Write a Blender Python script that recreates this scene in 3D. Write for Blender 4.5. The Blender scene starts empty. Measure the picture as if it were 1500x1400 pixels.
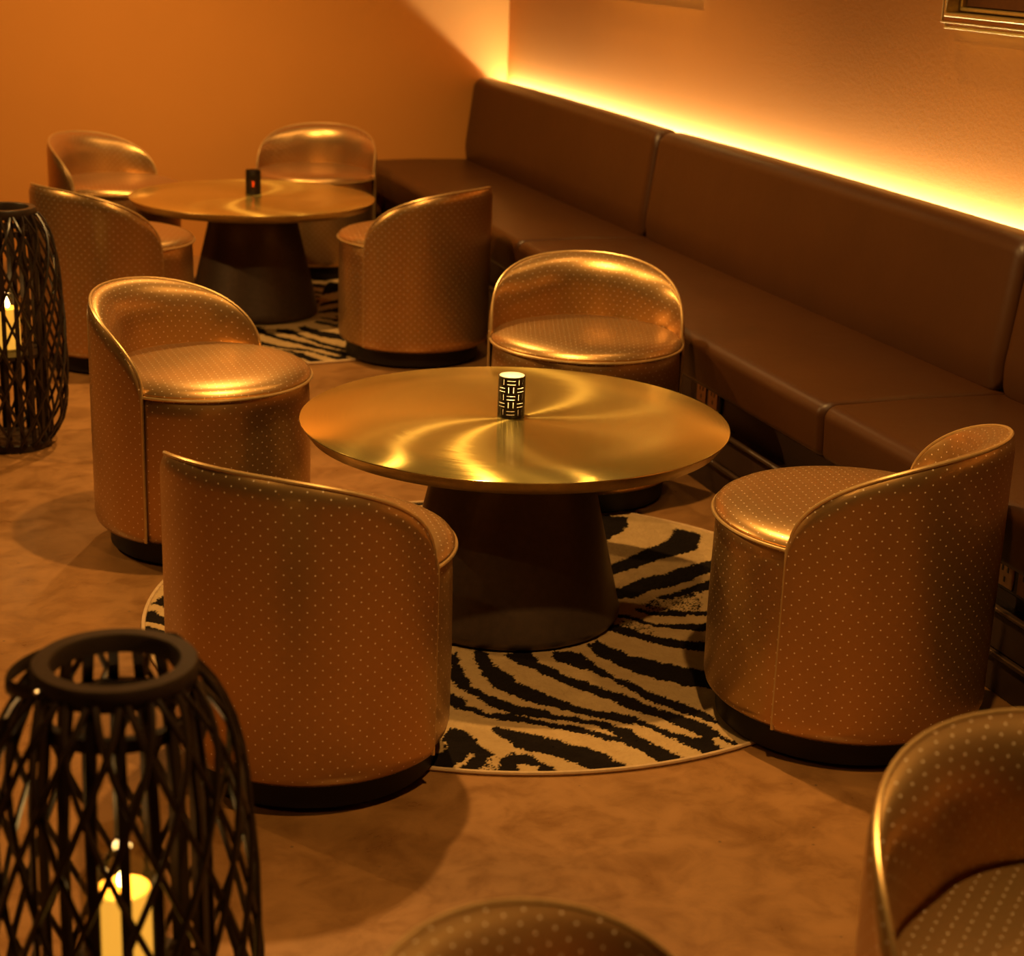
import bpy, math, random
import numpy as np
from mathutils import Vector, Matrix

scene = bpy.context.scene
COL = scene.collection
random.seed(4)
RNG = np.random.default_rng(7)
PI = math.pi

# ------------------------------------------------------------------ camera
cam_data = bpy.data.cameras.new('camera')
cam = bpy.data.objects.new('camera', cam_data)
COL.objects.link(cam)
CR = Vector((0.94711, -0.31903, 0.03452)); CU = Vector((0.06405, 0.29336, 0.95386)); CW = Vector((0.31444, 0.9012, -0.29828))
cam.matrix_world = Matrix(((CR.x, CU.x, -CW.x, 0), (CR.y, CU.y, -CW.y, 0), (CR.z, CU.z, -CW.z, 1.5758), (0, 0, 0, 1)))
cam_data.sensor_width = 36.0
cam_data.lens = 2577.2 / 1500 * 36.0
cam_data.clip_start = 0.05
cam_data.dof.use_dof = True
cam_data.dof.focus_distance = 3.75
cam_data.dof.aperture_fstop = 4.5
scene.camera = cam

# ------------------------------------------------------------------ light
WARM = (1.0, 0.55, 0.16)
world = bpy.data.worlds.new('world'); scene.world = world
world.use_nodes = True
world.node_tree.nodes['Background'].inputs[0].default_value = (0.30, 0.14, 0.04, 1)
world.node_tree.nodes['Background'].inputs[1].default_value = 0.02

def spot(name, loc, target, power, angle, blend=0.5, radius=0.035, color=WARM):
    d = bpy.data.lights.new(name, 'SPOT'); d.energy = power; d.color = color
    d.spot_size = math.radians(angle); d.spot_blend = blend; d.shadow_soft_size = radius
    o = bpy.data.objects.new(name, d); COL.objects.link(o)
    o.location = loc
    o.rotation_euler = (Vector(target) - Vector(loc)).to_track_quat('-Z', 'Y').to_euler()
    return o
CEIL = 2.75
spot('ceiling_spot_centre', (1.08, 4.02, CEIL - .03), (1.2, 4.0, 0), 240, 110, 0.6)
spot('ceiling_spot_back', (1.22, 6.30, CEIL - .03), (1.3, 6.5, 0), 230, 120, 0.7)
spot('ceiling_spot_front', (1.08, 1.75, CEIL - .03), (1.1, 1.8, 0), 170, 110, 0.6)
spot('ceiling_spot_aisle', (-1.85, 6.05, CEIL - .03), (-0.2, 4.8, 0), 260, 110, 0.7)
spot('ceiling_spot_bench', (2.25, 4.55, CEIL - .03), (2.1, 4.5, 0), 16, 110, 0.7)
spot('ceiling_spot_bench_back', (2.25, 7.3, CEIL - .03), (2.1, 7.2, 0), 20, 110, 0.7)
spot('ceiling_spot_aisle_front', (-0.9, 1.6, CEIL - .03), (-0.5, 1.9, 0), 40, 120, 0.7)
spot('added_wall_wash', (0.6, 7.2, CEIL - .03), (0.8, 8.5, 1.7), 230, 120, 0.9, 0.10)  # extra wash added to brighten the back wall

def area(name, loc, rot, sx, sy, power, color):
    d = bpy.data.lights.new(name, 'AREA'); d.shape = 'RECTANGLE'; d.size = sx; d.size_y = sy
    d.energy = power; d.color = color
    o = bpy.data.objects.new(name, d); COL.objects.link(o); o.location = loc; o.rotation_euler = rot
    return o
# the glow of the strip hidden behind the backrests, shining up along the wall
area('strip_glow', (2.853, 4.95, 0.802), (0, PI, 0), 0.014, 7.1, 74, (1.0, 0.90, 0.60))

scene.view_settings.view_transform = 'Standard'
scene.view_settings.look = 'None'
scene.view_settings.exposure = 0.0
scene.view_settings.gamma = 1.0
scene.view_settings.use_curve_mapping = False
scene.cycles.max_bounces = 8
scene.cycles.diffuse_bounces = 5
scene.cycles.transparent_max_bounces = 16
scene.cycles.use_denoising = True
scene.cycles.sample_clamp_indirect = 4.0
scene.cycles.caustics_reflective = False
scene.cycles.caustics_refractive = False

# ------------------------------------------------------------------ helpers
def tag(o, label=None, cat=None, group=None, kind=None):
    if label: o['label'] = label
    if cat: o['category'] = cat
    if group: o['group'] = group
    if kind: o['kind'] = kind
    return o

def empty(name, loc=(0, 0, 0), rz=0.0):
    o = bpy.data.objects.new(name, None); COL.objects.link(o)
    o.empty_display_size = 0.05
    o.location = loc; o.rotation_euler = (0, 0, rz)
    return o

def mk(name, verts, faces, mat, parent=None, smooth=True, uvs=None, sharp=None):
    me = bpy.data.meshes.new(name)
    me.from_pydata([tuple(v) for v in verts], [], [tuple(f) for f in faces])
    if uvs is not None:
        lay = me.uv_layers.new(name='UVMap')
        flat = np.array([c for f in uvs for uv in f for c in uv], dtype=np.float32)
        lay.data.foreach_set('uv', flat)
    if mat: me.materials.append(mat)
    if smooth: me.polygons.foreach_set('use_smooth', [True] * len(me.polygons))
    me.update()
    if smooth and sharp is not None:
        me.set_sharp_from_angle(angle=math.radians(sharp))
    o = bpy.data.objects.new(name, me); COL.objects.link(o)
    if parent: o.parent = parent
    return o

class MB:
    """collects simple shapes into one mesh"""
    def __init__(s): s.v = []; s.f = []; s.uv = []
    def add(s, V, F, U=None):
        n = len(s.v); s.v += [tuple(p) for p in V]; s.f += [tuple(i + n for i in f) for f in F]
        s.uv += U if U else [[(0, 0)] * len(f) for f in F]
    def build(s, name, mat, parent=None, smooth=True, sharp=40):
        return mk(name, s.v, s.f, mat, parent, smooth, s.uv, sharp)
    def box(s, x0, x1, y0, y1, z0, z1, b=0.0):
        if b <= 0:
            V = [(x, y, z) for x in (x0, x1) for y in (y0, y1) for z in (z0, z1)]
            s.add(V, [(0, 1, 3, 2), (4, 6, 7, 5), (0, 4, 5, 1), (2, 3, 7, 6), (0, 2, 6, 4), (1, 5, 7, 3)])
            return s
        V = []; idx = {}
        for ix, x in enumerate((x0, x1)):
            for iy, y in enumerate((y0, y1)):
                for iz, z in enumerate((z0, z1)):
                    sx, sy, sz = (1 - 2 * ix), (1 - 2 * iy), (1 - 2 * iz)
                    for k in range(3):
                        p = [x + sx * b, y + sy * b, z + sz * b]; p[k] = (x, y, z)[k]
                        idx[(ix, iy, iz, k)] = len(V); V.append(tuple(p))
        F = []
        for k in range(3):
            for side in (0, 1):
                o = [a for a in range(3) if a != k]
                q = []
                for a, c in ((0, 0), (1, 0), (1, 1), (0, 1)):
                    t = [0, 0, 0]; t[k] = side; t[o[0]] = a; t[o[1]] = c
                    q.append(idx[(*t, k)])
                F.append(q)
        for k in range(3):
            o = [a for a in range(3) if a != k]
            for a in (0, 1):
                for c in (0, 1):
                    t0 = [0, 0, 0]; t0[k] = 0; t0[o[0]] = a; t0[o[1]] = c
                    t1 = list(t0); t1[k] = 1
                    F.append([idx[(*t0, o[0])], idx[(*t1, o[0])], idx[(*t1, o[1])], idx[(*t0, o[1])]])
        for ix in (0, 1):
            for iy in (0, 1):
                for iz in (0, 1): F.append([idx[(ix, iy, iz, k)] for k in range(3)])
        # orient outwards
        c = Vector(((x0 + x1) / 2, (y0 + y1) / 2, (z0 + z1) / 2)); G = []
        for f in F:
            p = [Vector(V[i]) for i in f]; n = (p[1] - p[0]).cross(p[2] - p[0]); m = sum(p, Vector()) / len(p)
            G.append(f if n.dot(m - c) > 0 else f[::-1])
        s.add(V, G); return s
    def grid(s, P, U=None, closed_i=False, closed_j=False, flip=False):
        """P[i][j] points; faces between rows"""
        ni, nj = len(P), len(P[0]); V = [p for row in P for p in row]; F = []; UV = []
        for i in range(ni if closed_i else ni - 1):
            for j in range(nj if closed_j else nj - 1):
                i2, j2 = (i + 1) % ni, (j + 1) % nj
                f = [i * nj + j, i * nj + j2, i2 * nj + j2, i2 * nj + j]
                u = None
                if U: u = [U(i, j), U(i, j + 1), U(i + 1, j + 1), U(i + 1, j)]
                if flip: f = f[::-1]; u = u[::-1] if u else None
                F.append(f); UV.append(u if u else [(0, 0)] * 4)
        s.add(V, F, UV); return s
    def lathe(s, prof, n=48, a0=0.0, a1=2 * PI, cx=0, cy=0, uvr=None):
        """prof from bottom outer to top; angle a0..a1"""
        full = abs(a1 - a0 - 2 * PI) < 1e-6
        m = n if full else n + 1
        P = [[(cx + r * math.cos(a0 + (a1 - a0) * k / n), cy + r * math.sin(a0 + (a1 - a0) * k / n), z) for k in range(m)] for r, z in prof]
        L = [0.0]
        for (ra, za), (rb, zb) in zip(prof, prof[1:]): L.append(L[-1] + math.hypot(rb - ra, zb - za))
        R = uvr or max(r for r, z in prof)
        s.grid(P, lambda i, j: ((a0 + (a1 - a0) * j / n) * R, L[i]), closed_j=full)
        return s
    def tube(s, pts, r, n=8, closed=False, flat=None):
        """pts list of Vector; r radius (or list); flat=(a,b) gives an elliptic section with up = z"""
        pts = [Vector(p) for p in pts]; N = len(pts); rows = []
        up = None
        for i, p in enumerate(pts):
            a = pts[(i - 1) % N] if (closed or i > 0) else p
            b = pts[(i + 1) % N] if (closed or i < N - 1) else p
            t = (b - a).normalized()
            if up is None:
                up = Vector((0, 0, 1)) if abs(t.z) < 0.95 else Vector((1, 0, 0))
            if flat: up = Vector((0, 0, 1))
            x = t.cross(up).normalized(); u = x.cross(t).normalized(); up = u
            rr = r[i] if isinstance(r, (list, tuple)) else r
            ra, rb = flat if flat else (rr, rr)
            rows.append([p + x * (ra * math.cos(2 * PI * k / n)) + u * (rb * math.sin(2 * PI * k / n)) for k in range(n)])
        s.grid(rows, None, closed_i=closed, closed_j=True)
        if not closed:
            base = len(s.v) - N * n
            s.f.append(tuple(base + k for k in range(n))); s.uv.append([(0, 0)] * n)
            s.f.append(tuple(base + (N - 1) * n + k for k in reversed(range(n)))); s.uv.append([(0, 0)] * n)
        return s

def copy_tree(o, parent=None):
    c = o.copy(); COL.objects.link(c)
    if parent is not None: c.parent = parent
    for ch in list(o.children): copy_tree(ch, c)
    return c

# ------------------------------------------------------------------ materials
def new_mat(name):
    m = bpy.data.materials.new(name); m.use_nodes = True
    nt = m.node_tree; b = nt.nodes['Principled BSDF']
    return m, nt, b
def N(nt, t, **kw):
    n = nt.nodes.new(t)
    for k, v in kw.items(): setattr(n, k, v)
    return n
def setp(b, **kw):
    names = dict(col='Base Color', rough='Roughness', metal='Metallic', spec='Specular IOR Level', aniso='Anisotropic',
                 anrot='Anisotropic Rotation', emis='Emission Color', estr='Emission Strength', coat='Coat Weight', coatr='Coat Roughness',
                 sheen='Sheen Weight', sss='Subsurface Weight', trans='Transmission Weight', ior='IOR')
    for k, v in kw.items():
        b.inputs[names[k]].default_value = (*v, 1) if isinstance(v, tuple) and len(v) == 3 else v
def math_node(nt, op, a=None, b=None):
    n = N(nt, 'ShaderNodeMath', operation=op)
    for i, q in enumerate((a, b)):
        if q is None: continue
        if isinstance(q, (int, float)): n.inputs[i].default_value = q
        else: nt.links.new(q, n.inputs[i])
    return n.outputs[0]
def mix_col(nt, fac, c1, c2):
    n = N(nt, 'ShaderNodeMix', data_type='RGBA')
    for sock, v in ((n.inputs[0], fac), (n.inputs[6], c1), (n.inputs[7], c2)):
        if isinstance(v, tuple): sock.default_value = (*v, 1) if len(v) == 3 else v
        elif isinstance(v, (int, float)): sock.default_value = v
        else: nt.links.new(v, sock)
    return n.outputs[2]
def noise(nt, vec, scale, detail=4, rough=0.55, dist=0.0):
    n = N(nt, 'ShaderNodeTexNoise'); n.inputs['Scale'].default_value = scale; n.inputs['Detail'].default_value = detail
    n.inputs['Roughness'].default_value = rough; n.inputs['Distortion'].default_value = dist
    if vec is not None: nt.links.new(vec, n.inputs['Vector'])
    return n
def ramp(nt, fac, stops):
    n = N(nt, 'ShaderNodeValToRGB'); nt.links.new(fac, n.inputs[0])
    cr = n.color_ramp
    while len(cr.elements) < len(stops): cr.elements.new(0.5)
    for e, (p, c) in zip(cr.elements, stops): e.position = p; e.color = (*c, 1) if len(c) == 3 else c
    return n.outputs[0]
def bump(nt, b, height, strength, dist=0.01):
    n = N(nt, 'ShaderNodeBump'); n.inputs['Strength'].default_value = strength; n.inputs['Distance'].default_value = dist
    nt.links.new(height, n.inputs['Height']); nt.links.new(n.outputs[0], b.inputs['Normal'])
def objco(nt): return N(nt, 'ShaderNodeTexCoord').outputs['Object']

def m_plain(name, col, rough=0.5, metal=0.0, spec=0.5, grain=0.0, gscale=60, **kw):
    m, nt, b = new_mat(name); setp(b, col=col, rough=rough, metal=metal, spec=spec, **kw)
    n = noise(nt, objco(nt), gscale, 5)
    c = mix_col(nt, n.outputs[0], tuple(v * (1 - .25 - grain) for v in col), tuple(min(1, v * (1 + .25 + grain)) for v in col))
    nt.links.new(c, b.inputs['Base Color'])
    return m

def m_wall():
    m, nt, b = new_mat('orange_plaster_paint'); setp(b, rough=0.62, spec=0.35)
    co = objco(nt)
    n1 = noise(nt, co, 1.3, 5, 0.6); n2 = noise(nt, co, 90, 3)
    c = mix_col(nt, n1.outputs[0], (0.52, 0.217, 0.042), (0.60, 0.252, 0.050))
    nt.links.new(c, b.inputs['Base Color']); bump(nt, b, n2.outputs[0], 0.08, 0.004)
    return m

def m_floor():
    m, nt, b = new_mat('polished_brown_concrete'); setp(b, spec=0.45)
    co = objco(nt)
    n1 = noise(nt, co, 1.1, 8, 0.62, 0.6); n2 = noise(nt, co, 9, 8, 0.7, 0.4); n3 = noise(nt, co, 130, 3)
    c = ramp(nt, n1.outputs[0], [(0.30, (0.19, 0.092, 0.028)), (0.52, (0.27, 0.130, 0.042)), (0.74, (0.34, 0.17, 0.058))])
    c2 = ramp(nt, n2.outputs[0], [(0.36, (0.70, 0.66, 0.62)), (0.55, (1, 1, 1)), (0.72, (1.12, 1.1, 1.05))])
    mu = N(nt, 'ShaderNodeMix', data_type='RGBA', blend_type='MULTIPLY'); mu.inputs[0].default_value = 1
    nt.links.new(c, mu.inputs[6]); nt.links.new(c2, mu.inputs[7])
    # fine dark pits
    vo = N(nt, 'ShaderNodeTexVoronoi'); vo.inputs['Scale'].default_value = 14; nt.links.new(co, vo.inputs['Vector'])
    pit = ramp(nt, vo.outputs['Distance'], [(0.02, (1, 1, 1)), (0.06, (0, 0, 0))])
    # hairline scratches
    mp = N(nt, 'ShaderNodeMapping'); nt.links.new(co, mp.inputs[0]); mp.inputs['Scale'].default_value = (2.0, 60, 1); mp.inputs['Rotation'].default_value = (0, 0, 0.5)
    ns = noise(nt, mp.outputs[0], 1.5, 6, 0.7, 1.2)
    scr = ramp(nt, ns.outputs[0], [(0.66, (0, 0, 0)), (0.74, (1, 1, 1))])
    c3 = mix_col(nt, pit, mu.outputs[2], (0.10, 0.055, 0.025))
    c4 = mix_col(nt, math_node(nt, 'MULTIPLY', scr, 0.16), c3, (0.5, 0.33, 0.18))
    nt.links.new(c4, b.inputs['Base Color'])
    r = ramp(nt, n2.outputs[0], [(0.3, (0.26,) * 3), (0.7, (0.42,) * 3)])
    nt.links.new(r, b.inputs['Roughness'])
    bump(nt, b, n3.outputs[0], 0.05, 0.003)
    return m

def m_fabric():
    """satin bronze vinyl with a half-drop lattice of small pale pin dots, 28 mm pitch; UVs are in metres"""
    m, nt, b = new_mat('bronze_pin_dot_vinyl')
    uv = N(nt, 'ShaderNodeUVMap'); uv.uv_map = 'UVMap'
    def lattice(off):
        mp = N(nt, 'ShaderNodeMapping'); nt.links.new(uv.outputs[0], mp.inputs[0])
        mp.inputs['Scale'].default_value = (1 / 0.0277, 1 / 0.0277, 0); mp.inputs['Location'].default_value = (off, off, 0)
        fr = N(nt, 'ShaderNodeVectorMath', operation='FRACTION'); nt.links.new(mp.outputs[0], fr.inputs[0])
        su = N(nt, 'ShaderNodeVectorMath', operation='SUBTRACT'); nt.links.new(fr.outputs[0], su.inputs[0]); su.inputs[1].default_value = (0.5, 0.5, 0)
        le = N(nt, 'ShaderNodeVectorMath', operation='LENGTH'); nt.links.new(su.outputs[0], le.inputs[0])
        return le.outputs['Value']
    d = math_node(nt, 'MINIMUM', lattice(0.0), lattice(0.5))
    mr = N(nt, 'ShaderNodeMapRange'); nt.links.new(d, mr.inputs[0])
    mr.inputs[1].default_value = 0.034; mr.inputs[2].default_value = 0.070; mr.inputs[3].default_value = 1; mr.inputs[4].default_value = 0
    dot = mr.outputs[0]
    n1 = noise(nt, objco(nt), 7, 4); n2 = noise(nt, objco(nt), 900, 2)
    base = mix_col(nt, n1.outputs[0], (0.48, 0.288, 0.112), (0.56, 0.336, 0.132))
    nt.links.new(mix_col(nt, dot, base, (1.0, 0.85, 0.65)), b.inputs['Base Color'])
    nt.links.new(math_node(nt, 'MULTIPLY_ADD', dot, -0.6), b.inputs['Metallic'])
    b.inputs['Metallic'].links[0].from_node.inputs[2].default_value = 0.88
    setp(b, rough=0.34, spec=0.4, coat=0.10, coatr=0.28)
    bump(nt, b, n2.outputs[0], 0.05, 0.001)
    return m

def m_leather(name, col, rough=0.37):
    m, nt, b = new_mat(name); setp(b, rough=rough, spec=0.35)
    co = objco(nt)
    n1 = noise(nt, co, 4, 5)
    nt.links.new(mix_col(nt, n1.outputs[0], tuple(v * .8 for v in col), tuple(v * 1.2 for v in col)), b.inputs['Base Color'])
    vo = N(nt, 'ShaderNodeTexVoronoi', feature='DISTANCE_TO_EDGE'); vo.inputs['Scale'].default_value = 330; nt.links.new(co, vo.inputs['Vector'])
    n2 = noise(nt, co, 14, 5, 0.6, 0.5)
    h = math_node(nt, 'MULTIPLY_ADD', n2.outputs[0], 2.0)
    h.node.inputs[2].default_value = 0
    nt.links.new(math_node(nt, 'MINIMUM', vo.outputs[0], 0.12), h.node.inputs[2])
    bump(nt, b, h, 0.22, 0.002)
    return m

def m_brushed(name, col, spiral=True, rough=0.21):
    """brass brushed in slowly spiralling rings; the tangent turns with the radius"""
    m, nt, b = new_mat(name); setp(b, col=col, metal=0.9, rough=rough, aniso=0.97)
    tg = N(nt, 'ShaderNodeTangent', direction_type='RADIAL', axis='Z'); nt.links.new(tg.outputs[0], b.inputs['Tangent'])
    co = objco(nt)
    fl = N(nt, 'ShaderNodeVectorMath', operation='MULTIPLY'); nt.links.new(co, fl.inputs[0]); fl.inputs[1].default_value = (1, 1, 0)
    le = N(nt, 'ShaderNodeVectorMath', operation='LENGTH'); nt.links.new(fl.outputs[0], le.inputs[0])
    r = le.outputs['Value']
    rot = math_node(nt, 'MULTIPLY_ADD', math_node(nt, 'MULTIPLY', r, r), SPIRAL[1] if spiral else 0.0); rot.node.inputs[2].default_value = SPIRAL[0]
    # fine grain lines along the rings
    cb = N(nt, 'ShaderNodeCombineXYZ')
    at = N(nt, 'ShaderNodeSeparateXYZ'); nt.links.new(co, at.inputs[0])
    ang = math_node(nt, 'ARCTAN2', at.outputs[1], at.outputs[0])
    nt.links.new(math_node(nt, 'MULTIPLY', r, 420), cb.inputs[0]); nt.links.new(math_node(nt, 'MULTIPLY', ang, 1.6), cb.inputs[1])
    g = noise(nt, cb.outputs[0], 1.0, 3)
    jit = math_node(nt, 'MULTIPLY_ADD', g.outputs[0], 0.05); nt.links.new(rot, jit.node.inputs[2])
    nt.links.new(jit, b.inputs['Anisotropic Rotation'])
    nt.links.new(mix_col(nt, g.outputs[0], tuple(v * .86 for v in col), tuple(min(1, v * 1.1) for v in col)), b.inputs['Base Color'])
    return m
SPIRAL = (0.315, -0.42)

def m_emit(name, col, strength):
    m, nt, b = new_mat(name); setp(b, col=col, emis=col, estr=strength, rough=0.6)
    return m
def m_glass(name, tint=(1, 1, 1), frost=0.0):
    m, nt, b = new_mat(name); nt.nodes.remove(b)
    tr = N(nt, 'ShaderNodeBsdfTransparent'); tr.inputs[0].default_value = (*tint, 1)
    gl = N(nt, 'ShaderNodeBsdfGlossy'); gl.inputs['Roughness'].default_value = 0.04
    fr = N(nt, 'ShaderNodeFresnel'); fr.inputs[0].default_value = 1.5
    mx = N(nt, 'ShaderNodeMixShader'); ge = N(nt, 'ShaderNodeNewGeometry'); nt.links.new(math_node(nt, 'MULTIPLY', fr.outputs[0], math_node(nt, 'SUBTRACT', 1.0, ge.outputs['Backfacing'])), mx.inputs[0]); nt.links.new(tr.outputs[0], mx.inputs[1]); nt.links.new(gl.outputs[0], mx.inputs[2])
    last = mx
    if frost:
        tl = N(nt, 'ShaderNodeBsdfTranslucent'); tl.inputs[0].default_value = (0.9, 0.85, 0.75, 1)
        df = N(nt, 'ShaderNodeBsdfDiffuse'); df.inputs[0].default_value = (0.9, 0.85, 0.75, 1)
        m3 = N(nt, 'ShaderNodeMixShader'); m3.inputs[0].default_value = 0.5; nt.links.new(tl.outputs[0], m3.inputs[1]); nt.links.new(df.outputs[0], m3.inputs[2]); tl = m3
        m2 = N(nt, 'ShaderNodeMixShader'); m2.inputs[0].default_value = frost
        nt.links.new(mx.outputs[0], m2.inputs[1]); nt.links.new(tl.outputs[0], m2.inputs[2]); last = m2
    nt.links.new(last.outputs[0], nt.nodes['Material Output'].inputs[0])
    return m
def m_rug():
    m, nt, b = new_mat('zebra_tufted_pile'); setp(b, rough=0.95, spec=0.05)
    at = N(nt, 'ShaderNodeAttribute', attribute_name='pile')
    n1 = noise(nt, objco(nt), 26, 6, 0.65); n2 = noise(nt, objco(nt), 420, 2)
    cream = mix_col(nt, n1.outputs[0], (0.33, 0.21, 0.095), (0.52, 0.36, 0.175))
    black = mix_col(nt, n1.outputs[0], (0.006, 0.004, 0.003), (0.016, 0.011, 0.008))
    f = math_node(nt, 'MULTIPLY', at.outputs['Fac'], 1.0)
    nt.links.new(mix_col(nt, f, cream, black), b.inputs['Base Color'])
    bump(nt, b, n2.outputs[0], 0.5, 0.004)
    return m

M = dict(
    wall=m_wall(), floor=m_floor(), fabric=m_fabric(), rug=m_rug(),
    ceiling=m_plain('dark_ceiling_paint', (0.07, 0.04, 0.02), 0.8),
    wall_dark=m_plain('dark_brown_wall_paint', (0.10, 0.05, 0.022), 0.7),
    piping=m_plain('bronze_vinyl_piping', (0.60, 0.40, 0.17), 0.33, 0.65),
    plinth=m_plain('black_painted_wood', (0.007, 0.004, 0.0025), 0.45, 0.0, 0.3),
    glide=m_plain('zinc_glide', (0.6, 0.55, 0.5), 0.25, 1.0),
    leather=m_leather('brown_leather', (0.052, 0.0175, 0.0040)),
    base=m_leather('dark_brown_base_leather', (0.040, 0.020, 0.012), 0.45),
    rail=m_plain('base_rail', (0.05, 0.027, 0.015), 0.35),
    brass=m_brushed('brushed_brass_top', (0.90, 0.72, 0.22)),
    brass_edge=m_plain('brass_edge', (0.62, 0.40, 0.14), 0.32, 1.0),
    cone=m_plain('dark_bronze_metal', (0.10, 0.068, 0.048), 0.42, 0.6),
    gold=m_plain('polished_gold_metal', (0.90, 0.62, 0.22), 0.38, 0.6),
    rail_face=m_plain('gold_rail_dark_reflection', (0.50, 0.28, 0.12), 0.4, 0.9),  # gold rail faces, the dark they reflect put into the brown
    panel=m_plain('brown_art_panel', (0.16, 0.06, 0.02), 0.4),
    socket=m_plain('bronze_socket_plate', (0.30, 0.17, 0.09), 0.3, 0.6),
    socket_hole=m_plain('black_plastic', (0.010, 0.008, 0.007), 0.35),
    binding=m_plain('tan_rug_binding', (0.50, 0.33, 0.17), 0.7),
    rattan=m_plain('black_lacquered_rattan', (0.020, 0.011, 0.006), 0.30, 0.0, 0.4, 0.2, 25),
    lantern_wood=m_plain('black_stained_wood', (0.024, 0.014, 0.008), 0.42, 0.0, 0.3, 0.2, 30),
    jar=m_glass('clear_jar_glass', (0.90, 0.88, 0.80)),
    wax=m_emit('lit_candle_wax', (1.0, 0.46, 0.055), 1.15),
    flame=m_emit('candle_flame', (1.0, 0.72, 0.28), 40),
    wick=m_plain('charred_wick', (0.01, 0.01, 0.01), 0.9),
    shell=m_plain('black_pierced_metal', (0.014, 0.009, 0.007), 0.35, 0.4),
    frosted=m_glass('frosted_glass_insert', (0.95, 0.9, 0.8), 0.65),
    tealight_wax=m_plain('tealight_wax', (0.85, 0.78, 0.62), 0.5),
    strip=m_emit('led_strip_glow', (1.0, 0.62, 0.18), 4),
)

# ------------------------------------------------------------------ room
WX, BY, LX, FY = 2.87, 8.52, -2.6, -1.6
def struct(name, x0, x1, y0, y1, z0, z1, mat):
    o = MB().box(x0, x1, y0, y1, z0, z1).build(name, mat, None, False)
    return tag(o, kind='structure')
struct('floor', LX - .2, WX + .2, FY - .2, BY + .2, -0.12, 0.0, M['floor'])
struct('ceiling', LX - .2, WX + .2, FY - .2, BY + .2, CEIL, CEIL + .12, M['ceiling'])
struct('wall_right', WX, WX + .15, FY - .2, BY + .2, 0.0, CEIL, M['wall'])
struct('wall_back', LX - .2, WX, BY, BY + .15, 0.0, CEIL, M['wall'])
struct('wall_left', LX - .15, LX, FY - .2, BY, 0.0, CEIL, M['wall_dark'])
struct('wall_front', LX, WX, FY - .15, FY, 0.0, CEIL, M['wall_dark'])

# ------------------------------------------------------------------ bench along the right wall
SEAT_Z, BACK_Z = 0.462, 0.864
def superround(t, L, e):
    """inset of the end rounding at distance t from the middle of a cushion of length L"""
    d = abs(t) - (L / 2 - e)
    return 0.0 if d <= 0 else e * (1 - math.sqrt(max(0.0, 1 - (d / e) ** 2)))
def ys_for(L, e, n=26):
    m = [-L / 2 + e * (1 - math.cos(PI / 2 * k / 8)) for k in range(9)]
    mid = list(np.linspace(-L / 2 + e, L / 2 - e, n))[1:-1]
    return m + mid + [-v for v in m[::-1]]
def cushion(name, mat, prof, c, L, e, parent, puff=0.0):
    """prof: closed outline (x,z) of the section; shrinks towards c at the two ends"""
    rows = []
    for y in ys_for(L, e):
        k = superround(y, L, e)
        row = []
        for x, z in prof:
            dx, dz = c[0] - x, c[1] - z; d = math.hypot(dx, dz)
            q = k / d - puff * (math.cos(PI * y / L) ** 0.8 if abs(y) < L / 2 else 0) / d
            row.append((x + dx * q, y, z + dz * q))
        rows.append(row)
    mb = MB(); mb.grid(rows, None, closed_j=True)
    n = len(prof); b = len(mb.v) - len(rows) * n
    mb.f.append(tuple(range(n)))
    mb.f.append(tuple(reversed(range((len(rows) - 1) * n, len(rows) * n))))
    mb.uv += [[(0, 0)] * n] * 2
    o = mb.build(name, mat, parent)
    fix_normals(o); return o
def fix_normals(o):
    import bmesh
    bm = bmesh.new(); bm.from_mesh(o.data); bmesh.ops.recalc_face_normals(bm, faces=bm.faces); bm.to_mesh(o.data); bm.free()
def rounded(pts, r, n=5):
    """closed polygon with rounded corners; r per corner"""
    out = []; N_ = len(pts)
    for i, p in enumerate(pts):
        p = Vector(p); a = Vector(pts[i - 1]); b = Vector(pts[(i + 1) % N_])
        u = (a - p).normalized(); v = (b - p).normalized(); rr = r[i]
        ang = u.angle(v); t = min(rr / math.tan(ang / 2), (a - p).length * .49, (b - p).length * .49); rr = t * math.tan(ang / 2)
        cen = p + (u + v).normalized() * (rr / math.sin(ang / 2))
        s_, e_ = p + u * t - cen, p + v * t - cen
        a0 = math.atan2(s_.y, s_.x); a1 = math.atan2(e_.y, e_.x)
        d = (a1 - a0 + PI) % (2 * PI) - PI
        for k in range(n + 1): out.append((cen.x + rr * math.cos(a0 + d * k / n), cen.y + rr * math.sin(a0 + d * k / n)))
    return out
SEAT_PROF = rounded([(2.146, 0.318), (2.140, 0.458), (2.40, 0.466), (2.72, 0.462), (2.72, 0.318)], [.02, .036, .5, .02, .02], 6)
BACK_PROF = rounded([(2.655, 0.452), (2.645, 0.53), (2.690, 0.862), (2.795, 0.864), (2.808, 0.452)], [.02, .4, .05, .035, .02], 6)
def socket(parent, y, z, x):
    pl = MB(); pl.box(x - .010, x, y - .085, y + .085, z - .040, z + .040, .004)
    o = pl.build('socket_plate', M['socket_hole'], parent)
    for k in (-1, 1):
        q = MB(); q.box(x - .013, x - .0095, y + k * .040 - .032, y + k * .040 + .032, z - .030, z + .030, .0015)
        q.build('socket', M['socket'], o)
    q = MB()
    for k in (-1, 1):
        for dy, dz in ((-.010, .012), (.010, .012), (0, -.012)):
            q.box(x - .0138, x - .0128, y + k * .040 + dy - .003, y + k * .040 + dy + .003, z + dz - .006, z + dz + .006)
    s_ = q.build('socket_slots', M['socket_hole'], o, False); tag(s_, kind='stuff')
    return o
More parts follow.
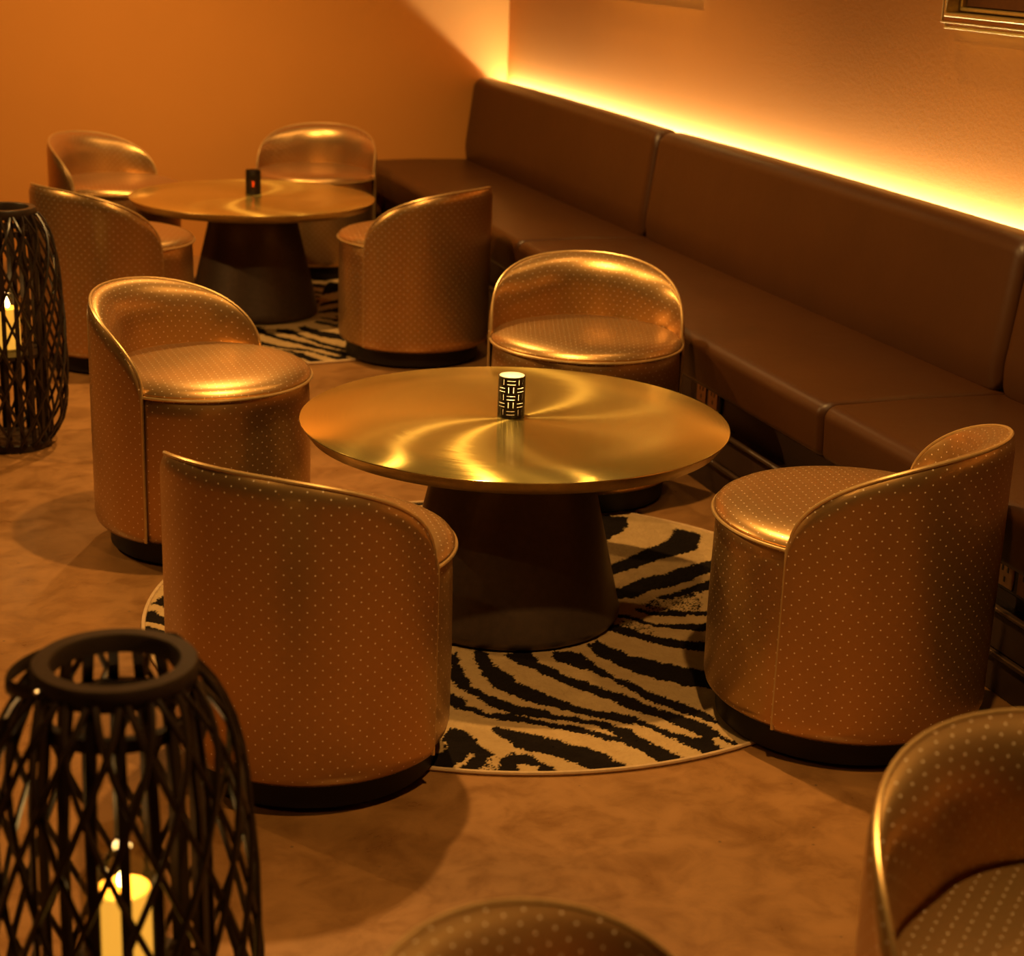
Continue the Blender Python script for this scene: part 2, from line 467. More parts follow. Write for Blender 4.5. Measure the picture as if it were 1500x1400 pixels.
def bench(y0, y1, label, sockets):
    L = y1 - y0; yc = (y0 + y1) / 2
    t = empty('bench_section', (0, yc, 0)); tag(t, label, 'bench', 'bench sections along the right wall')
    h = L / 2 - .001
    cushion('seat_cushion', M['leather'], SEAT_PROF, (2.45, .40), L - .002, .026, t)
    cushion('backrest', M['leather'], BACK_PROF, (2.735, .66), L - .002, .05, t, puff=.006)
    MB().box(2.235, 2.865, -h, h, .0, .318).build('base_carcass', M['base'], t, False)
    MB().box(2.200, 2.236, -h, h, .0, .082, .002).build('kickboard', M['base'], t)
    n = 2
    for k in range(n):
        MB().box(2.202, 2.236, -h + 2 * h * k / n + .003, -h + 2 * h * (k + 1) / n - .003, .096, .182, .003).build('base_panel', M['base'], t)
    MB().box(2.192, 2.238, -h, h, .082, .095, .003).build('base_rail', M['rail'], t)
    MB().box(2.194, 2.238, -h, h, .183, .194, .003).build('base_rail', M['rail'], t)
    for y in sockets: socket(t, y - yc, .262, 2.236)
    return t
bench(6.186, 8.515, 'far section of brown leather wall bench, in the corner against the back wall', [7.2])
bench(3.796, 6.184, 'middle section of brown leather wall bench, between the two seams, sockets below', [4.63])
bench(1.406, 3.794, 'nearest section of brown leather wall bench, beside the right chair of the front table', [3.03])

# light strip in the gap behind the backrests
o = MB().box(2.838, 2.869, 1.41, 8.50, .782, .797, .003).build('light_strip', M['base'], None)
tag(o, 'dark channel of the warm light strip hidden behind the bench backrest', 'light strip')
d_ = MB().box(2.846, 2.860, 1.42, 8.49, .797, .800).build('glowing_strip', M['strip'], o, False)

# ------------------------------------------------------------------ picture frames high on the right wall
def picture_frame(y_far, y_near, label):
    w = y_far - y_near; hgt = 0.75; z0 = 1.346; yc = (y_far + y_near) / 2
    t = empty('picture_frame', (WX, yc, z0)); tag(t, label, 'picture frame', 'gold frames on the right wall')
    def ring(name, mat, x0, x1, inset, wid, b=.002):
        h = w / 2 - inset; za, zb = inset, hgt - inset
        mb = MB()
        mb.box(x0, x1, -h, h, za, za + wid, b); mb.box(x0, x1, -h, h, zb - wid, zb, b)
        mb.box(x0, x1, -h, -h + wid, za + wid, zb - wid, b); mb.box(x0, x1, h - wid, h, za + wid, zb - wid, b)
        return mb.build(name, mat, t)
    ring('outer_lip', M['gold'], -.048, -.001, 0.0, .006, .001)
    ring('back_rail', M['rail_face'], -.044, -.001, .006, .0105)
    ring('front_lip', M['gold'], -.070, -.001, .0165, .004, .001)
    ring('front_rail', M['rail_face'], -.066, -.001, .0205, .013)
    ring('inner_lip', M['gold'], -.074, -.001, .0335, .011, .002)
    ring('inner_rail', M['gold'], -.034, -.001, .050, .010, .002)
    MB().box(-.020, -.001, -w / 2 + .064, w / 2 - .064, .064, hgt - .064).build('panel', M['panel'], t, False)
    return t
picture_frame(4.50, 3.52, 'gold framed picture at the upper right edge, its lower left corner showing')
picture_frame(7.22, 6.24, 'gold framed picture farther along the right wall, above the upper edge of the photo')

# ------------------------------------------------------------------ zebra rugs
RUG_BLACK = [
    [[34,-264],[88,-285],[90,-321],[100,-377],[117,-430],[141,-480],[161,-521],[181,-561],[200,-587],[217,-619],[230,-650],[247,-688],[236,-711],[218,-674],[192,-647],[174,-619],[153,-582],[139,-544],[121,-497],[106,-442],[78,-394],[51,-365],[37,-327],[16,-314]],
    [[157,-222],[158,-255],[179,-284],[194,-327],[229,-360],[259,-394],[301,-431],[315,-443],[369,-494],[332,-572],[282,-527],[252,-512],[228,-488],[200,-458],[175,-426],[155,-383],[138,-345],[129,-304],[122,-270],[119,-245]],
    [[-23,-245],[-18,-286],[-19,-319],[-5,-356],[5,-379],[22,-417],[52,-461],[82,-501],[113,-548],[126,-582],[150,-619],[174,-646],[192,-674],[211,-698],[217,-726],[222,-772],[235,-820],[243,-834],[231,-834],[227,-830],[219,-784],[205,-758],[190,-771],[185,-794],[200,-831],[150,-844],[149,-810],[138,-795],[143,-771],[154,-759],[174,-760],[175,-751],[163,-712],[146,-675],[123,-646],[99,-610],[74,-576],[65,-546],[37,-500],[8,-454],[-9,-419],[-28,-382],[-45,-339],[-66,-308],[-75,-286],[-80,-251]],
    [[-124,-220],[-122,-274],[-120,-307],[-114,-348],[-105,-375],[-103,-407],[-89,-442],[-63,-479],[-45,-517],[-19,-552],[5,-582],[42,-602],[70,-622],[90,-661],[109,-698],[131,-730],[146,-750],[173,-763],[189,-773],[185,-807],[150,-844],[149,-810],[138,-795],[124,-760],[108,-730],[93,-694],[63,-667],[39,-648],[7,-616],[-35,-585],[-59,-554],[-82,-534],[-110,-503],[-129,-477],[-142,-447],[-156,-419],[-158,-375],[-157,-324],[-152,-273],[-141,-215]],
    [[-184,-178],[-188,-217],[-190,-250],[-202,-306],[-206,-363],[-204,-407],[-188,-453],[-170,-476],[-151,-511],[-132,-530],[-92,-561],[-71,-587],[-35,-609],[0,-634],[24,-663],[40,-681],[49,-702],[53,-735],[67,-758],[81,-792],[92,-820],[98,-852],[100,-873],[58,-871],[57,-853],[46,-820],[34,-780],[20,-758],[9,-736],[13,-720],[8,-687],[-14,-654],[-42,-627],[-78,-606],[-104,-595],[-125,-584],[-149,-566],[-173,-540],[-199,-504],[-211,-460],[-221,-427],[-231,-394],[-236,-377],[-245,-321],[-203,-159]],
    [[-263,-416],[-257,-445],[-245,-457],[-246,-492],[-235,-507],[-221,-534],[-212,-544],[-188,-545],[-165,-554],[-152,-574],[-135,-596],[-111,-613],[-86,-629],[-56,-643],[-32,-678],[-5,-704],[11,-724],[17,-738],[6,-742],[-12,-724],[-38,-693],[-65,-666],[-93,-646],[-116,-629],[-136,-615],[-160,-598],[-187,-582],[-218,-560],[-242,-528],[-257,-510],[-273,-497],[-285,-471]],
    [[-230,-613],[-218,-608],[-199,-619],[-186,-639],[-173,-650],[-144,-671],[-113,-702],[-94,-728],[-62,-755],[-40,-779],[-35,-811],[-29,-836],[-22,-862],[-29,-877],[-99,-859],[-95,-842],[-105,-816],[-122,-788],[-137,-767],[-159,-748],[-186,-730],[-203,-710],[-211,-676],[-224,-640],[-231,-624]],
    [[-306,-588],[-292,-603],[-279,-631],[-276,-659],[-279,-685],[-271,-697],[-262,-726],[-277,-743],[-297,-763],[-317,-781],[-325,-791],[-359,-782],[-348,-770],[-319,-742],[-299,-724],[-296,-715],[-299,-709],[-314,-713],[-321,-726],[-349,-750],[-369,-762],[-391,-751],[-397,-737],[-370,-693],[-357,-691],[-342,-668],[-336,-649],[-339,-637],[-325,-614]],
    [[-283,-807],[-275,-795],[-259,-763],[-240,-740],[-217,-735],[-194,-752],[-181,-784],[-168,-813],[-157,-841],[-193,-831],[-190,-802],[-205,-783],[-225,-774],[-233,-780],[-240,-819]],
    [[456,651],[561,589],[532,519],[498,481],[461,453],[428,415],[398,387],[360,361],[381,489]],
    [[320,203],[359,234],[393,251],[459,295],[518,333],[579,372],[629,423],[641,443],[657,472],[706,415],[693,386],[649,311],[627,290],[575,276],[513,248],[451,217],[408,198],[341,166],[292,130]],
    [[264,37],[314,66],[366,97],[416,132],[460,138],[502,152],[548,174],[614,199],[653,216],[618,141],[577,118],[520,84],[483,69],[442,55],[404,49],[372,26],[341,7],[299,10],[261,-7]],
    [[391,-9],[426,5],[475,24],[514,46],[554,67],[600,88],[567,18],[525,16],[479,0],[441,-13],[416,-19]],
    [[316,-61],[332,-68],[346,-90],[379,-98],[410,-98],[468,-116],[500,-127],[491,-146],[457,-138],[407,-130],[368,-124],[334,-105],[318,-83]],
    [[256,-75],[272,-90],[289,-105],[304,-136],[325,-166],[358,-178],[432,-189],[467,-197],[448,-238],[411,-228],[373,-209],[340,-187],[316,-174],[293,-148],[279,-116],[264,-109],[249,-95]],
    [[222,-134],[239,-159],[262,-185],[280,-220],[303,-243],[329,-269],[382,-292],[417,-304],[390,-363],[358,-342],[326,-314],[297,-294],[275,-269],[255,-241],[234,-212],[216,-191],[205,-178]],
    [[-808,233],[-802,243],[-776,292],[-770,283],[-757,256],[-739,240],[-745,195],[-765,205],[-780,223],[-802,240]],
    [[-844,133],[-822,197],[-806,189],[-789,148],[-776,122],[-758,107],[-764,67],[-781,90],[-795,105],[-816,129],[-839,141]],
    [[-855,89],[-852,94],[-835,106],[-821,89],[-805,63],[-786,53],[-791,22],[-867,41]],
]
RUG_SPECK = [
    [[-313,-784],[-278,-748],[-253,-736],[-259,-763],[-280,-796]],
    [[341,-34],[389,-16],[528,11],[473,-110],[343,-82]],
    [[259,-122],[286,-153],[314,-191],[295,-224],[264,-179],[241,-156]],
]
RUG_KNOWN = [
    [[-522,-995],[-427,-770],[-335,-573],[-176,-186],[-43,-240],[200,-85],[298,179],[451,680],[535,724],[859,588],[621,-188],[390,-922],[215,-1192]],
    [[-843,499],[-708,467],[-776,3],[-898,33]],
]
def in_poly(P, X, Y):
    P = np.array(P, float) / 1000; ins = np.zeros(X.shape, bool); j = len(P) - 1
    for i in range(len(P)):
        xi, yi = P[i]; xj, yj = P[j]
        c = ((yi > Y) != (yj > Y)) & (X < (xj - xi) * (Y - yi) / (yj - yi + 1e-12) + xi)
        ins ^= c; j = i
    return ins
def smooth_noise(n, cell):
    k = int(n / cell) + 3
    g = RNG.standard_normal((k, k)); x = np.arange(n) / cell; i = x.astype(int); f = x - i; f = f * f * (3 - 2 * f)
    a = g[i][:, i]; b_ = g[i + 1][:, i]; c = g[i][:, i + 1]; d = g[i + 1][:, i + 1]
    fx, fy = f[:, None], f[None, :]
    return (a * (1 - fx) + b_ * fx) * (1 - fy) + (c * (1 - fx) + d * fx) * fy
RUG_R = 0.85
def make_rug(loc):
    step = 0.0036; n = int(2 * RUG_R / step) + 1
    ax = np.linspace(-RUG_R, RUG_R, n); X, Y = np.meshgrid(ax, ax, indexing='ij')
    wob = 0.0028; wx = X + wob * RNG.standard_normal(X.shape) * .7; wy = Y + wob * RNG.standard_normal(X.shape) * .7
    wx = wx + .003 * smooth_noise(n, 5); wy = wy + .003 * smooth_noise(n, 5)
    known = np.zeros(X.shape, bool)
    for P in RUG_KNOWN: known |= in_poly(P, X, Y)
    black = np.zeros(X.shape, bool)
    for P in RUG_BLACK:
        for ox, oy in ((.003, 0), (-.003, 0), (0, .003), (0, -.003)): black |= in_poly(P, wx + ox, wy + oy)
    for P in RUG_SPECK: black |= in_poly(P, wx, wy) & (RNG.random(X.shape) + .25 * smooth_noise(n, 6) > .62)
    s1, s2 = smooth_noise(n, 70), smooth_noise(n, 45)
    ph = (wy + .30 * wx + .055 * s1 + .9 * wx * wx * .5) * 2 * PI / .155 + 1.2 * s2
    gen = np.sin(ph) > .12
    black = np.where(known, black, gen)
    ins = X ** 2 + Y ** 2 < (RUG_R - .002) ** 2
    Z = .0050 + .0026 * RNG.random(X.shape) - .0010 * black
    idx = -np.ones(X.shape, int); idx[ins] = np.arange(ins.sum())
    V = np.stack([X[ins] + step * .25 * RNG.standard_normal(ins.sum()), Y[ins] + step * .25 * RNG.standard_normal(ins.sum()), Z[ins]], 1)
    a, b_, c, d = idx[:-1, :-1], idx[1:, :-1], idx[1:, 1:], idx[:-1, 1:]
    ok = (a >= 0) & (b_ >= 0) & (c >= 0) & (d >= 0)
    F = np.stack([a[ok], b_[ok], c[ok], d[ok]], 1)
    me = bpy.data.meshes.new('pile'); me.vertices.add(len(V)); me.vertices.foreach_set('co', V.astype(np.float32).ravel())
    me.loops.add(F.size); me.loops.foreach_set('vertex_index', F.astype(np.int32).ravel())
    me.polygons.add(len(F)); me.polygons.foreach_set('loop_start', np.arange(0, F.size, 4, dtype=np.int32))
    me.polygons.foreach_set('use_smooth', np.ones(len(F), bool))
    at = me.attributes.new('pile', 'FLOAT', 'POINT'); at.data.foreach_set('value', black[ins].astype(np.float32))
    me.materials.append(M['rug']); me.update(); me.validate()
    t = empty('zebra_rug', loc)
    o = bpy.data.objects.new('pile', me); COL.objects.link(o); o.parent = t
    tag(o, 'cream pile with black zebra stripes')
    MB().lathe([(RUG_R - .004, .0005), (RUG_R - .004, .0035), (0.0005, .0035)], 96).build('backing', M['binding'], t)
    MB().tube([(RUG_R * math.cos(2 * PI * k / 120), RUG_R * math.sin(2 * PI * k / 120), (.0052)) for k in range(120)], .0051, 8, closed=True).build('binding', M['binding'], t)
    return t
rug = make_rug((1.2925, 3.7307, 0))
tag(rug, 'round zebra rug under the front table, cream with black stripes', 'rug', 'zebra rugs under the tables')
rug2 = copy_tree(rug); rug2.location = (1.335, 7.11, 0)
tag(rug2, 'round zebra rug under the back table, mostly hidden by chairs', 'rug', 'zebra rugs under the tables')

# ------------------------------------------------------------------ tables
TAB_Z = 0.4883
def make_table(loc):
    t = empty('cocktail_table', loc)
    z = TAB_Z - loc[2]
    MB().lathe([(.4985, z - .0012), (.4965, z), (.36, z), (.2, z), (.1, z), (.02, z), (.0004, z)], 128).build('tabletop', M['brass'], t)
    MB().lathe([(.0005, z - .034), (.470, z - .034), (.478, z - .032), (.4975, z - .0055), (.4992, z - .003), (.4985, z - .0012)], 128).build('rim', M['brass_edge'], t)
    MB().lathe([(.0005, .0005), (.246, .0005), (.258, .004), (.2655, .013), (.2665, .025), (.262, .040), (.167, z - .0345), (.0005, z - .0345)], 96).build('cone_base', M['cone'], t)
    return t
tab = make_table((1.303, 3.728, .0075))
tag(tab, 'round brushed brass table on a dark cone base, in front with the glowing candle holder', 'table', 'cocktail tables')
tab2 = copy_tree(tab); tab2.location = (1.335, 7.175, .0075)
tag(tab2, 'round brushed brass table on a dark cone base, at the back near the far wall', 'table', 'cocktail tables')

# ------------------------------------------------------------------ tub chairs
CH_R, CH_Z, RIM_H = 0.282, 0.455, 0.205
W_ = math.radians(91)
def rim_z(u):
    """rim height at angle u (-W_..W_) from the middle of the back"""
    t = max(0.0, 1 - abs(u) / W_)
    return CH_Z + RIM_H * math.sqrt(max(0.0, 1 - (1 - t) ** 2.2))
def us(n):
    k = np.linspace(-1, 1, n); k = np.sign(k) * (1 - (1 - np.abs(k)) ** 1.7)   # denser at the ends
    return [float(v) * W_ for v in k]
def flare(z): return .002 * max(0.0, (z - .10) / .55)
def make_chair(loc, rz):
    t = empty('tub_chair', loc, rz)          # faces local +x; middle of the back at 180 degrees
    pl = MB(); pl.lathe([(.0005, .0095), (.240, .0095), (.244, .013), (.244, .074), (.0005, .074)], 64); pl.build('plinth', M['plinth'], t)
    for k in range(4):
        a = PI / 4 + k * PI / 2 + .3
        MB().lathe([(.0003, 0.0), (.012, 0.0), (.014, .003), (.014, .010), (.0003, .010)], 12, cx=.215 * math.cos(a), cy=.215 * math.sin(a)).build('glide', M['glide'], t)
    # seat drum: the front, a step inside the back shell
    r0 = CH_R - .010
    MB().lathe([(.235, .066), (.250, .0665), (r0 - .012, .071), (r0 - .004, .080), (r0, .095), (r0 + .001, .25), (r0 - .001, .40), (r0 - .003, .440), (r0 - .010, .450), (r0 - .03, .452)], 72).build('seat_drum', M['fabric'], t)
    # seat cushion
    prof = [(.262, .448), (.2725, .4515), (.2745, .459), (.269, .467), (.256, .4745), (.232, .4815), (.19, .4865), (.12, .490), (.05, .4915), (.0004, .492)]
    mb = MB(); n = 64
    P = [[(r * math.cos(2 * PI * k / n), r * math.sin(2 * PI * k / n), z) for k in range(n)] for r, z in prof]
    ext = [r + max(0, (i < 5) * 0.0) for i, (r, z) in enumerate(prof)]
    def suv(i, j):
        r = prof[i][0] + .75 * (.492 - prof[i][1]); a = 2 * PI * j / n
        return (r * math.cos(a), r * math.sin(a))
    mb.grid(P, suv, closed_j=True); mb.build('seat_cushion', M['fabric'], t)
    # back shell, outside
    U_ = us(49); rows = []; hs = []
    zs_out = [0, .03, .08, .16, .3, .45, .6, .72, .82, .88, .92, .945, .965, .98, .99, 1.0]
    bot = [(-.030, .066), (-.012, .069), (-.004, .078), (0.0, .094)]
    for u in U_:
        h = rim_z(u); a = PI + u; row = []
        for dr, z in bot: row.append((CH_R + dr, z))
        for s in zs_out[1:]:
            z = .094 + (h - .094) * s
            row.append((CH_R + flare(z) - .010 * max(0, 1 - (h - z) / .032) ** 2, z))
        rows.append([(r * math.cos(a), r * math.sin(a), z) for r, z in row]); hs.append(row)
    mb = MB(); mb.grid(rows, lambda i, j: (U_[min(i, len(U_) - 1)] * CH_R, hs[min(i, len(U_) - 1)][j][1]), flip=False)
    # the two cut ends, closing onto the drum
    mb.build('back_shell', M['fabric'], t)
    # padded inside of the back
    rows = []; arcs = []
    for u in U_:
        h = rim_z(u); a = PI + u; k = (h - CH_Z) / RIM_H
        ro = CH_R + flare(h) - .010
        sm = min(1.0, (W_ - abs(u)) / math.radians(55)); th = .006 + .062 * sm * sm * (3 - 2 * sm); bb = max(.006, min(.092, (h - CH_Z) * .85))
        row = [(ro, h)]; L = [0.0]
        for q in range(1, 11):
            f = PI / 2 * q / 10
            row.append((ro - th * math.sin(f) ** 1.15, h + .0035 * k * math.sin(2 * f) - bb * (1 - math.cos(f))))
        zb = row[-1][1]; low = .440
        for q in (.33, .66, 1.0): row.append((row[10][0] + .004 * q, zb + (low - zb) * q))
        for (ra, za), (rb, zb_) in zip(row, row[1:]): L.append(L[-1] + math.hypot(rb - ra, zb_ - za))
        rows.append([(r * math.cos(a), r * math.sin(a), z) for r, z in row]); arcs.append((h, L))
    mb = MB(); mb.grid(rows, lambda i, j: (U_[min(i, len(U_) - 1)] * .255, -arcs[min(i, len(U_) - 1)][0] + arcs[min(i, len(U_) - 1)][1][j]), flip=False)
    mb.build('back_pad', M['fabric'], t)
    # piping: up one seam, along the rim and down the other
    path = []
    e0 = W_ + .004
    for z in (.075, .12, .2, .3, .38, .43, .452): path.append((CH_R + flare(z) - .004, -e0, z))
    for u in U_[1:-1]:
        h = rim_z(u); path.append((CH_R + flare(h) - .0095, u, h + .0005))
    for z in (.452, .43, .38, .3, .2, .12, .075): path.append((CH_R + flare(z) - .004, e0, z))
    MB().tube([(r * math.cos(PI + u), r * math.sin(PI + u), z) for r, u, z in path], .0042, 8).build('back_piping', M['piping'], t)
    arc = [(.2765 * math.cos(a), .2765 * math.sin(a), .4505) for a in np.linspace(-PI / 2 - .02, PI / 2 + .02, 49)]
    MB().tube(arc, .0040, 8).build('seat_piping', M['piping'], t)
    return t
chairs = [
    (1.796, 3.005, 126, 'bronze tub chair right of the front table, beside the bench, its back to the right'),
    (0.685, 3.102, 42, 'bronze tub chair in front of the front table, seen from behind, lower left'),
    (0.690, 4.427, 318, 'bronze tub chair left of the front table, turned to show seat and seam'),
    (1.818, 4.606, 252, 'bronze tub chair behind the front table, facing the camera, back to the bench'),
    (1.790, 6.353, 127, 'bronze tub chair right of the back table, its tall back towards the camera'),
    (0.696, 6.459, 27, 'bronze tub chair left of the back table, half hidden by the far lantern'),
    (0.851, 7.762, 314, 'bronze tub chair beyond the back table on the left, by the back wall'),
    (1.788, 8.040, 246, 'bronze tub chair beyond the back table on the right, by the bench corner'),
    (1.242, 1.430, 269, 'nearest bronze tub chair, cut off at the lower right corner of the photo'),
    (0.598, 1.202, 329, 'bronze tub chair of which only the back rim shows at the bottom edge'),
]
ch0 = None
SC = [1.05, .99, 1.01, 1.0, 1.03, 1.03, 1.0, 1.0, 1.0, 1.03]      # the upholstery makes some a little stouter than others
for (x, y, a, lab), k_ in zip(chairs, SC):
    c = make_chair((0, 0, 0), 0) if ch0 is None else copy_tree(ch0)
    if ch0 is None: ch0 = c
    c.location = (x, y, 0); c.rotation_euler = (0, 0, math.radians(a)); c.scale = (k_, k_, 1)
    tag(c, lab, 'chair', 'bronze pin-dot tub chairs')

# ------------------------------------------------------------------ candle holders on the tables
def flame_mesh(mb, z0, h, r):
    mb.lathe([(.0002, z0), (r * .7, z0 + h * .12), (r, z0 + h * .3), (r * .8, z0 + h * .55), (r * .38, z0 + h * .8), (.0002, z0 + h)], 14)
def make_holder(loc):
    t = empty('candle_holder', loc)
    na, nz, r, H = 120, 70, .0305, .098
    V = []; F = []
    for j in range(nz + 1):
        for i in range(na): V.append((r * math.cos(2 * PI * i / na), r * math.sin(2 * PI * i / na), .001 + (H - .001) * j / nz))
    def slot(i, j):
        if j < 3 or j > nz - 4: return False
        bi, bj = i // 15, (j - 3) // 13; ii, jj = i % 15, (j - 3) % 13
        if (bi + bj) % 2: return (jj in (3, 9)) and ii not in (0, 1, 14)
        return (ii in (4, 11)) and jj not in (0, 1, 12)
    for j in range(nz):
        for i in range(na):
            if not slot(i, j): F.append((j * na + i, j * na + (i + 1) % na, (j + 1) * na + (i + 1) % na, (j + 1) * na + i))
    o = mk('pierced_sleeve', V, F, M['shell'], t)
    sm = o.modifiers.new('thickness', 'SOLIDIFY'); sm.thickness = .0012; sm.offset = 1
    MB().lathe([(.0003, .0), (.0315, .0), (.0318, .002), (.0003, .002)], 32).build('foot', M['shell'], t)
    MB().lathe([(.0003, .0035), (.0275, .0035), (.0288, .006), (.0288, .0965), (.0293, .0985), (.0280, .0985), (.0272, .0965), (.0272, .008), (.0003, .007)], 40).build('glass_insert', M['frosted'], t)
    return t
def make_tealight(loc):
    t = empty('tealight', loc)
    MB().lathe([(.0003, 0), (.0190, 0), (.0195, .001), (.0195, .016), (.0188, .017), (.0003, .0165)], 32).build('wax', M['tealight_wax'], t)
    MB().tube([(0, 0, .016), (.0004, 0, .024)], .0008, 6).build('wick', M['wick'], t)
    mb = MB(); flame_mesh(mb, .022, .026, .0052); mb.build('flame', M['flame'], t)
    return t
def flame_light(name, loc, power, radius=.008, color=(1.0, .58, .20)):
    d = bpy.data.lights.new(name, 'POINT'); d.energy = power; d.color = color; d.shadow_soft_size = radius
    o = bpy.data.objects.new(name, d); COL.objects.link(o); o.location = loc
h1 = make_holder((1.299, 3.748, TAB_Z)); tag(h1, 'black pierced metal candle holder glowing on the front brass table', 'candle holder', 'table candle holders')
k1 = make_tealight((1.299, 3.748, TAB_Z + .0075)); tag(k1, 'lit tealight inside the candle holder of the front table', 'candle', 'tealights in the candle holders')
h2 = copy_tree(h1)
for ch in h2.children:
    if ch.name.startswith('glass_insert'):
        ch.data = ch.data.copy(); ch.data.materials[0] = m_glass('amber_glass_insert', (0.45, 0.12, 0.03)); ch['label'] = 'dark amber glass insert'
h2.location = h2.location; h2.location = (1.351, 7.249, TAB_Z); tag(h2, 'dark pierced candle holder with a small flame on the back brass table', 'candle holder', 'table candle holders')
k2 = copy_tree(k1); k2.location = (1.351, 7.249, TAB_Z + .0075); tag(k2, 'lit tealight inside the candle holder of the back table', 'candle', 'tealights in the candle holders')
flame_light('flame_light_front', (1.299, 3.748, TAB_Z + .070), 0.6)
flame_light('flame_light_back', (1.351, 7.249, TAB_Z + .045), 0.25)

# ------------------------------------------------------------------ rattan lanterns
LZ = [.015, .035, .08, .15, .25, .37, .505, .59, .645, .69, .716]
LR = [.106, .122, .148, .163, .168, .165, .158, .149, .138, .118, .098]
def lan_r(z):
    # smooth (Catmull-Rom) interpolation of the outline
    i = max(0, min(len(LZ) - 2, next((k for k in range(len(LZ) - 1) if z <= LZ[k + 1]), len(LZ) - 2)))
    def slope(k):
        a, b_ = max(0, k - 1), min(len(LZ) - 1, k + 1); return (LR[b_] - LR[a]) / (LZ[b_] - LZ[a])
    h = LZ[i + 1] - LZ[i]; s = (z - LZ[i]) / h
    return (2 * s ** 3 - 3 * s ** 2 + 1) * LR[i] + (s ** 3 - 2 * s ** 2 + s) * h * slope(i) + (-2 * s ** 3 + 3 * s ** 2) * LR[i + 1] + (s ** 3 - s ** 2) * h * slope(i + 1)
def make_lantern(loc):
    t = empty('rattan_lantern', loc)
    MB().lathe([(.0745, .712), (.0955, .708), (.0975, .711), (.0975, .732), (.0955, .735), (.0770, .735), (.0750, .732), (.0745, .712)], 64).build('top_ring', M['lantern_wood'], t)
    MB().lathe([(.080, .655), (.092, .655), (.092, .672), (.080, .672), (.080, .655)], 48).build('inner_ring', M['lantern_wood'], t)
    MB().lathe([(.0003, .0), (.108, .0), (.113, .003), (.113, .022), (.110, .025), (.0003, .025)], 48).build('base_disc', M['lantern_wood'], t)
    MB().lathe([(.0003, .288), (.1045, .288), (.1045, .299), (.0003, .300)], 48).build('candle_shelf', M['lantern_wood'], t)
    for k in range(18):
        a = 2 * PI * k / 18 + .1; c, s = math.cos(a), math.sin(a)
        rows = []
        for z, r in ((.022, .108), (.30, .109), (.55, .106), (.665, .095), (.712, .086)):
            rows.append([(c * (r + dr) - s * w, s * (r + dr) + c * w, z) for dr, w in ((-.003, -.0065), (.003, -.0065), (.003, .0065), (-.003, .0065))])
        mb = MB(); mb.grid(rows, None, closed_j=True); mb.build('inner_slat', M['lantern_wood'], t, True, 30)
    NS, TW = 17, 1.9
    zz = [.012, .02, .035, .055, .085, .12, .16, .21, .27, .33, .39, .45, .50, .54, .58, .615, .645, .67, .69, .705, .716]
    for d in (1, -1):
        for k in range(NS):
            pts = []
            for i, z in enumerate(zz):
                a = 2 * PI * (k + (.0 if d > 0 else .5)) / NS + d * TW * (z - .36) / .7
                r = lan_r(z) + d * .0022
                pts.append((r * math.cos(a), r * math.sin(a), z))
            MB().tube(pts, .0044, 6).build('rattan_stick', M['rattan'], t)
    # folded strap handle round the back of the ring, with two pivots
    pts = []
    a0, a1 = math.radians(183), math.radians(5)
    for k in range(25):
        s = k / 24; a = a0 + (a1 - a0) * s; w = min(1.0, math.sin(PI * s) * 2.6)
        r = .099 + .026 * w
        pts.append((r * math.cos(a), r * math.sin(a), .718 - .012 * math.sin(PI * s)))
    MB().tube(pts, .004, 8, flat=(.0022, .0095)).build('handle', M['lantern_wood'], t)
    for a in (a0, a1):
        MB().tube([(.093 * math.cos(a), .093 * math.sin(a), .719), (.104 * math.cos(a), .104 * math.sin(a), .719)], .0045, 10).build('pivot', M['glide'], t)
    return t
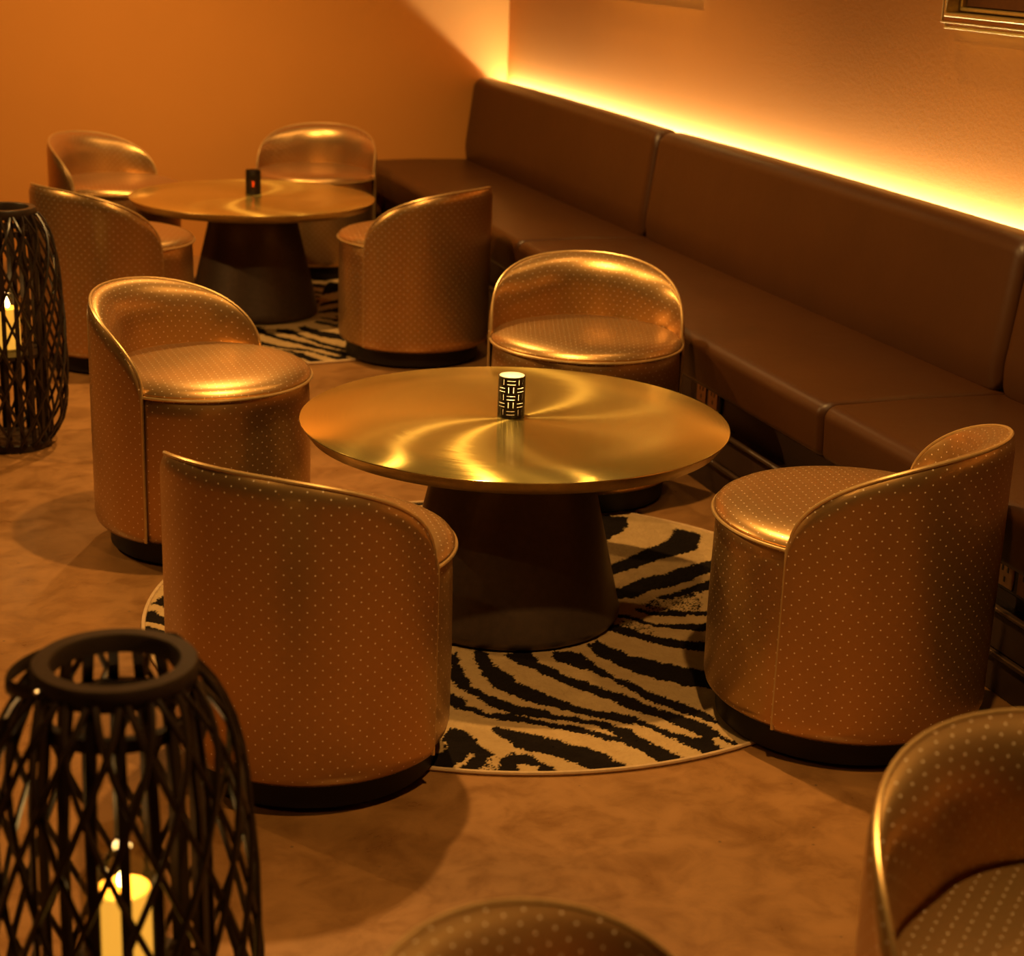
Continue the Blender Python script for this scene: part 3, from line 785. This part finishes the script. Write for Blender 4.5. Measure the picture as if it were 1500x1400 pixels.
def make_jar(loc):
    t = empty('glass_jar', loc)
    MB().lathe([(.0003, .0), (.046, .0), (.052, .004), (.0535, .012), (.0535, .135), (.052, .147), (.044, .158), (.0355, .163), (.0345, .168),
                (.0360, .171), (.0345, .175), (.0360, .179), (.0345, .183), (.0360, .187), (.0345, .191), (.0350, .205), (.0335, .206),
                (.0325, .203), (.0325, .165), (.041, .155), (.0495, .145), (.0505, .133), (.0505, .012), (.046, .006), (.0003, .006)], 40).build('jar_body', M['jar'], t)
    return t
def make_candle(loc):
    t = empty('pillar_candle', loc)
    MB().lathe([(.0003, 0), (.0345, 0), (.0355, .002), (.0345, .117), (.0335, .122), (.030, .123), (.026, .117), (.012, .112), (.0003, .111)], 40).build('wax', M['wax'], t)
    MB().tube([(0, 0, .110), (.0005, 0, .121), (.0012, 0, .126)], .0010, 6).build('wick', M['wick'], t)
    mb = MB(); flame_mesh(mb, .121, .034, .0075); mb.build('flame', M['flame'], t)
    return t
l1 = make_lantern((.196, 1.962, 0)); l1.rotation_euler.z = math.radians(20)
tag(l1, 'large black woven rattan lantern, nearest, at the lower left corner', 'lantern', 'rattan lanterns')
j1 = make_jar((.196, 1.962, .3005)); tag(j1, 'clear glass jar inside the nearest lantern', 'jar', 'jars in the lanterns')
c1 = make_candle((.196, 1.962, .307)); tag(c1, 'lit cream pillar candle in the jar of the nearest lantern', 'candle', 'pillar candles in the lanterns')
l2 = copy_tree(l1); l2.location = (.26, 5.425, 0); l2.rotation_euler.z = math.radians(75)
tag(l2, 'black woven rattan lantern standing farther back at the left edge', 'lantern', 'rattan lanterns')
j2 = copy_tree(j1); j2.location = (.26, 5.425, .3005); tag(j2, 'clear glass jar inside the far lantern at the left edge', 'jar', 'jars in the lanterns')
c2 = copy_tree(c1); c2.location = (.26, 5.425, .307); tag(c2, 'lit cream pillar candle in the jar of the far lantern at the left edge', 'candle', 'pillar candles in the lanterns')
flame_light('lantern_light_near', (.196, 1.962, .455), 0.5, .012)
flame_light('lantern_light_far', (.26, 5.425, .455), 0.5, .012)
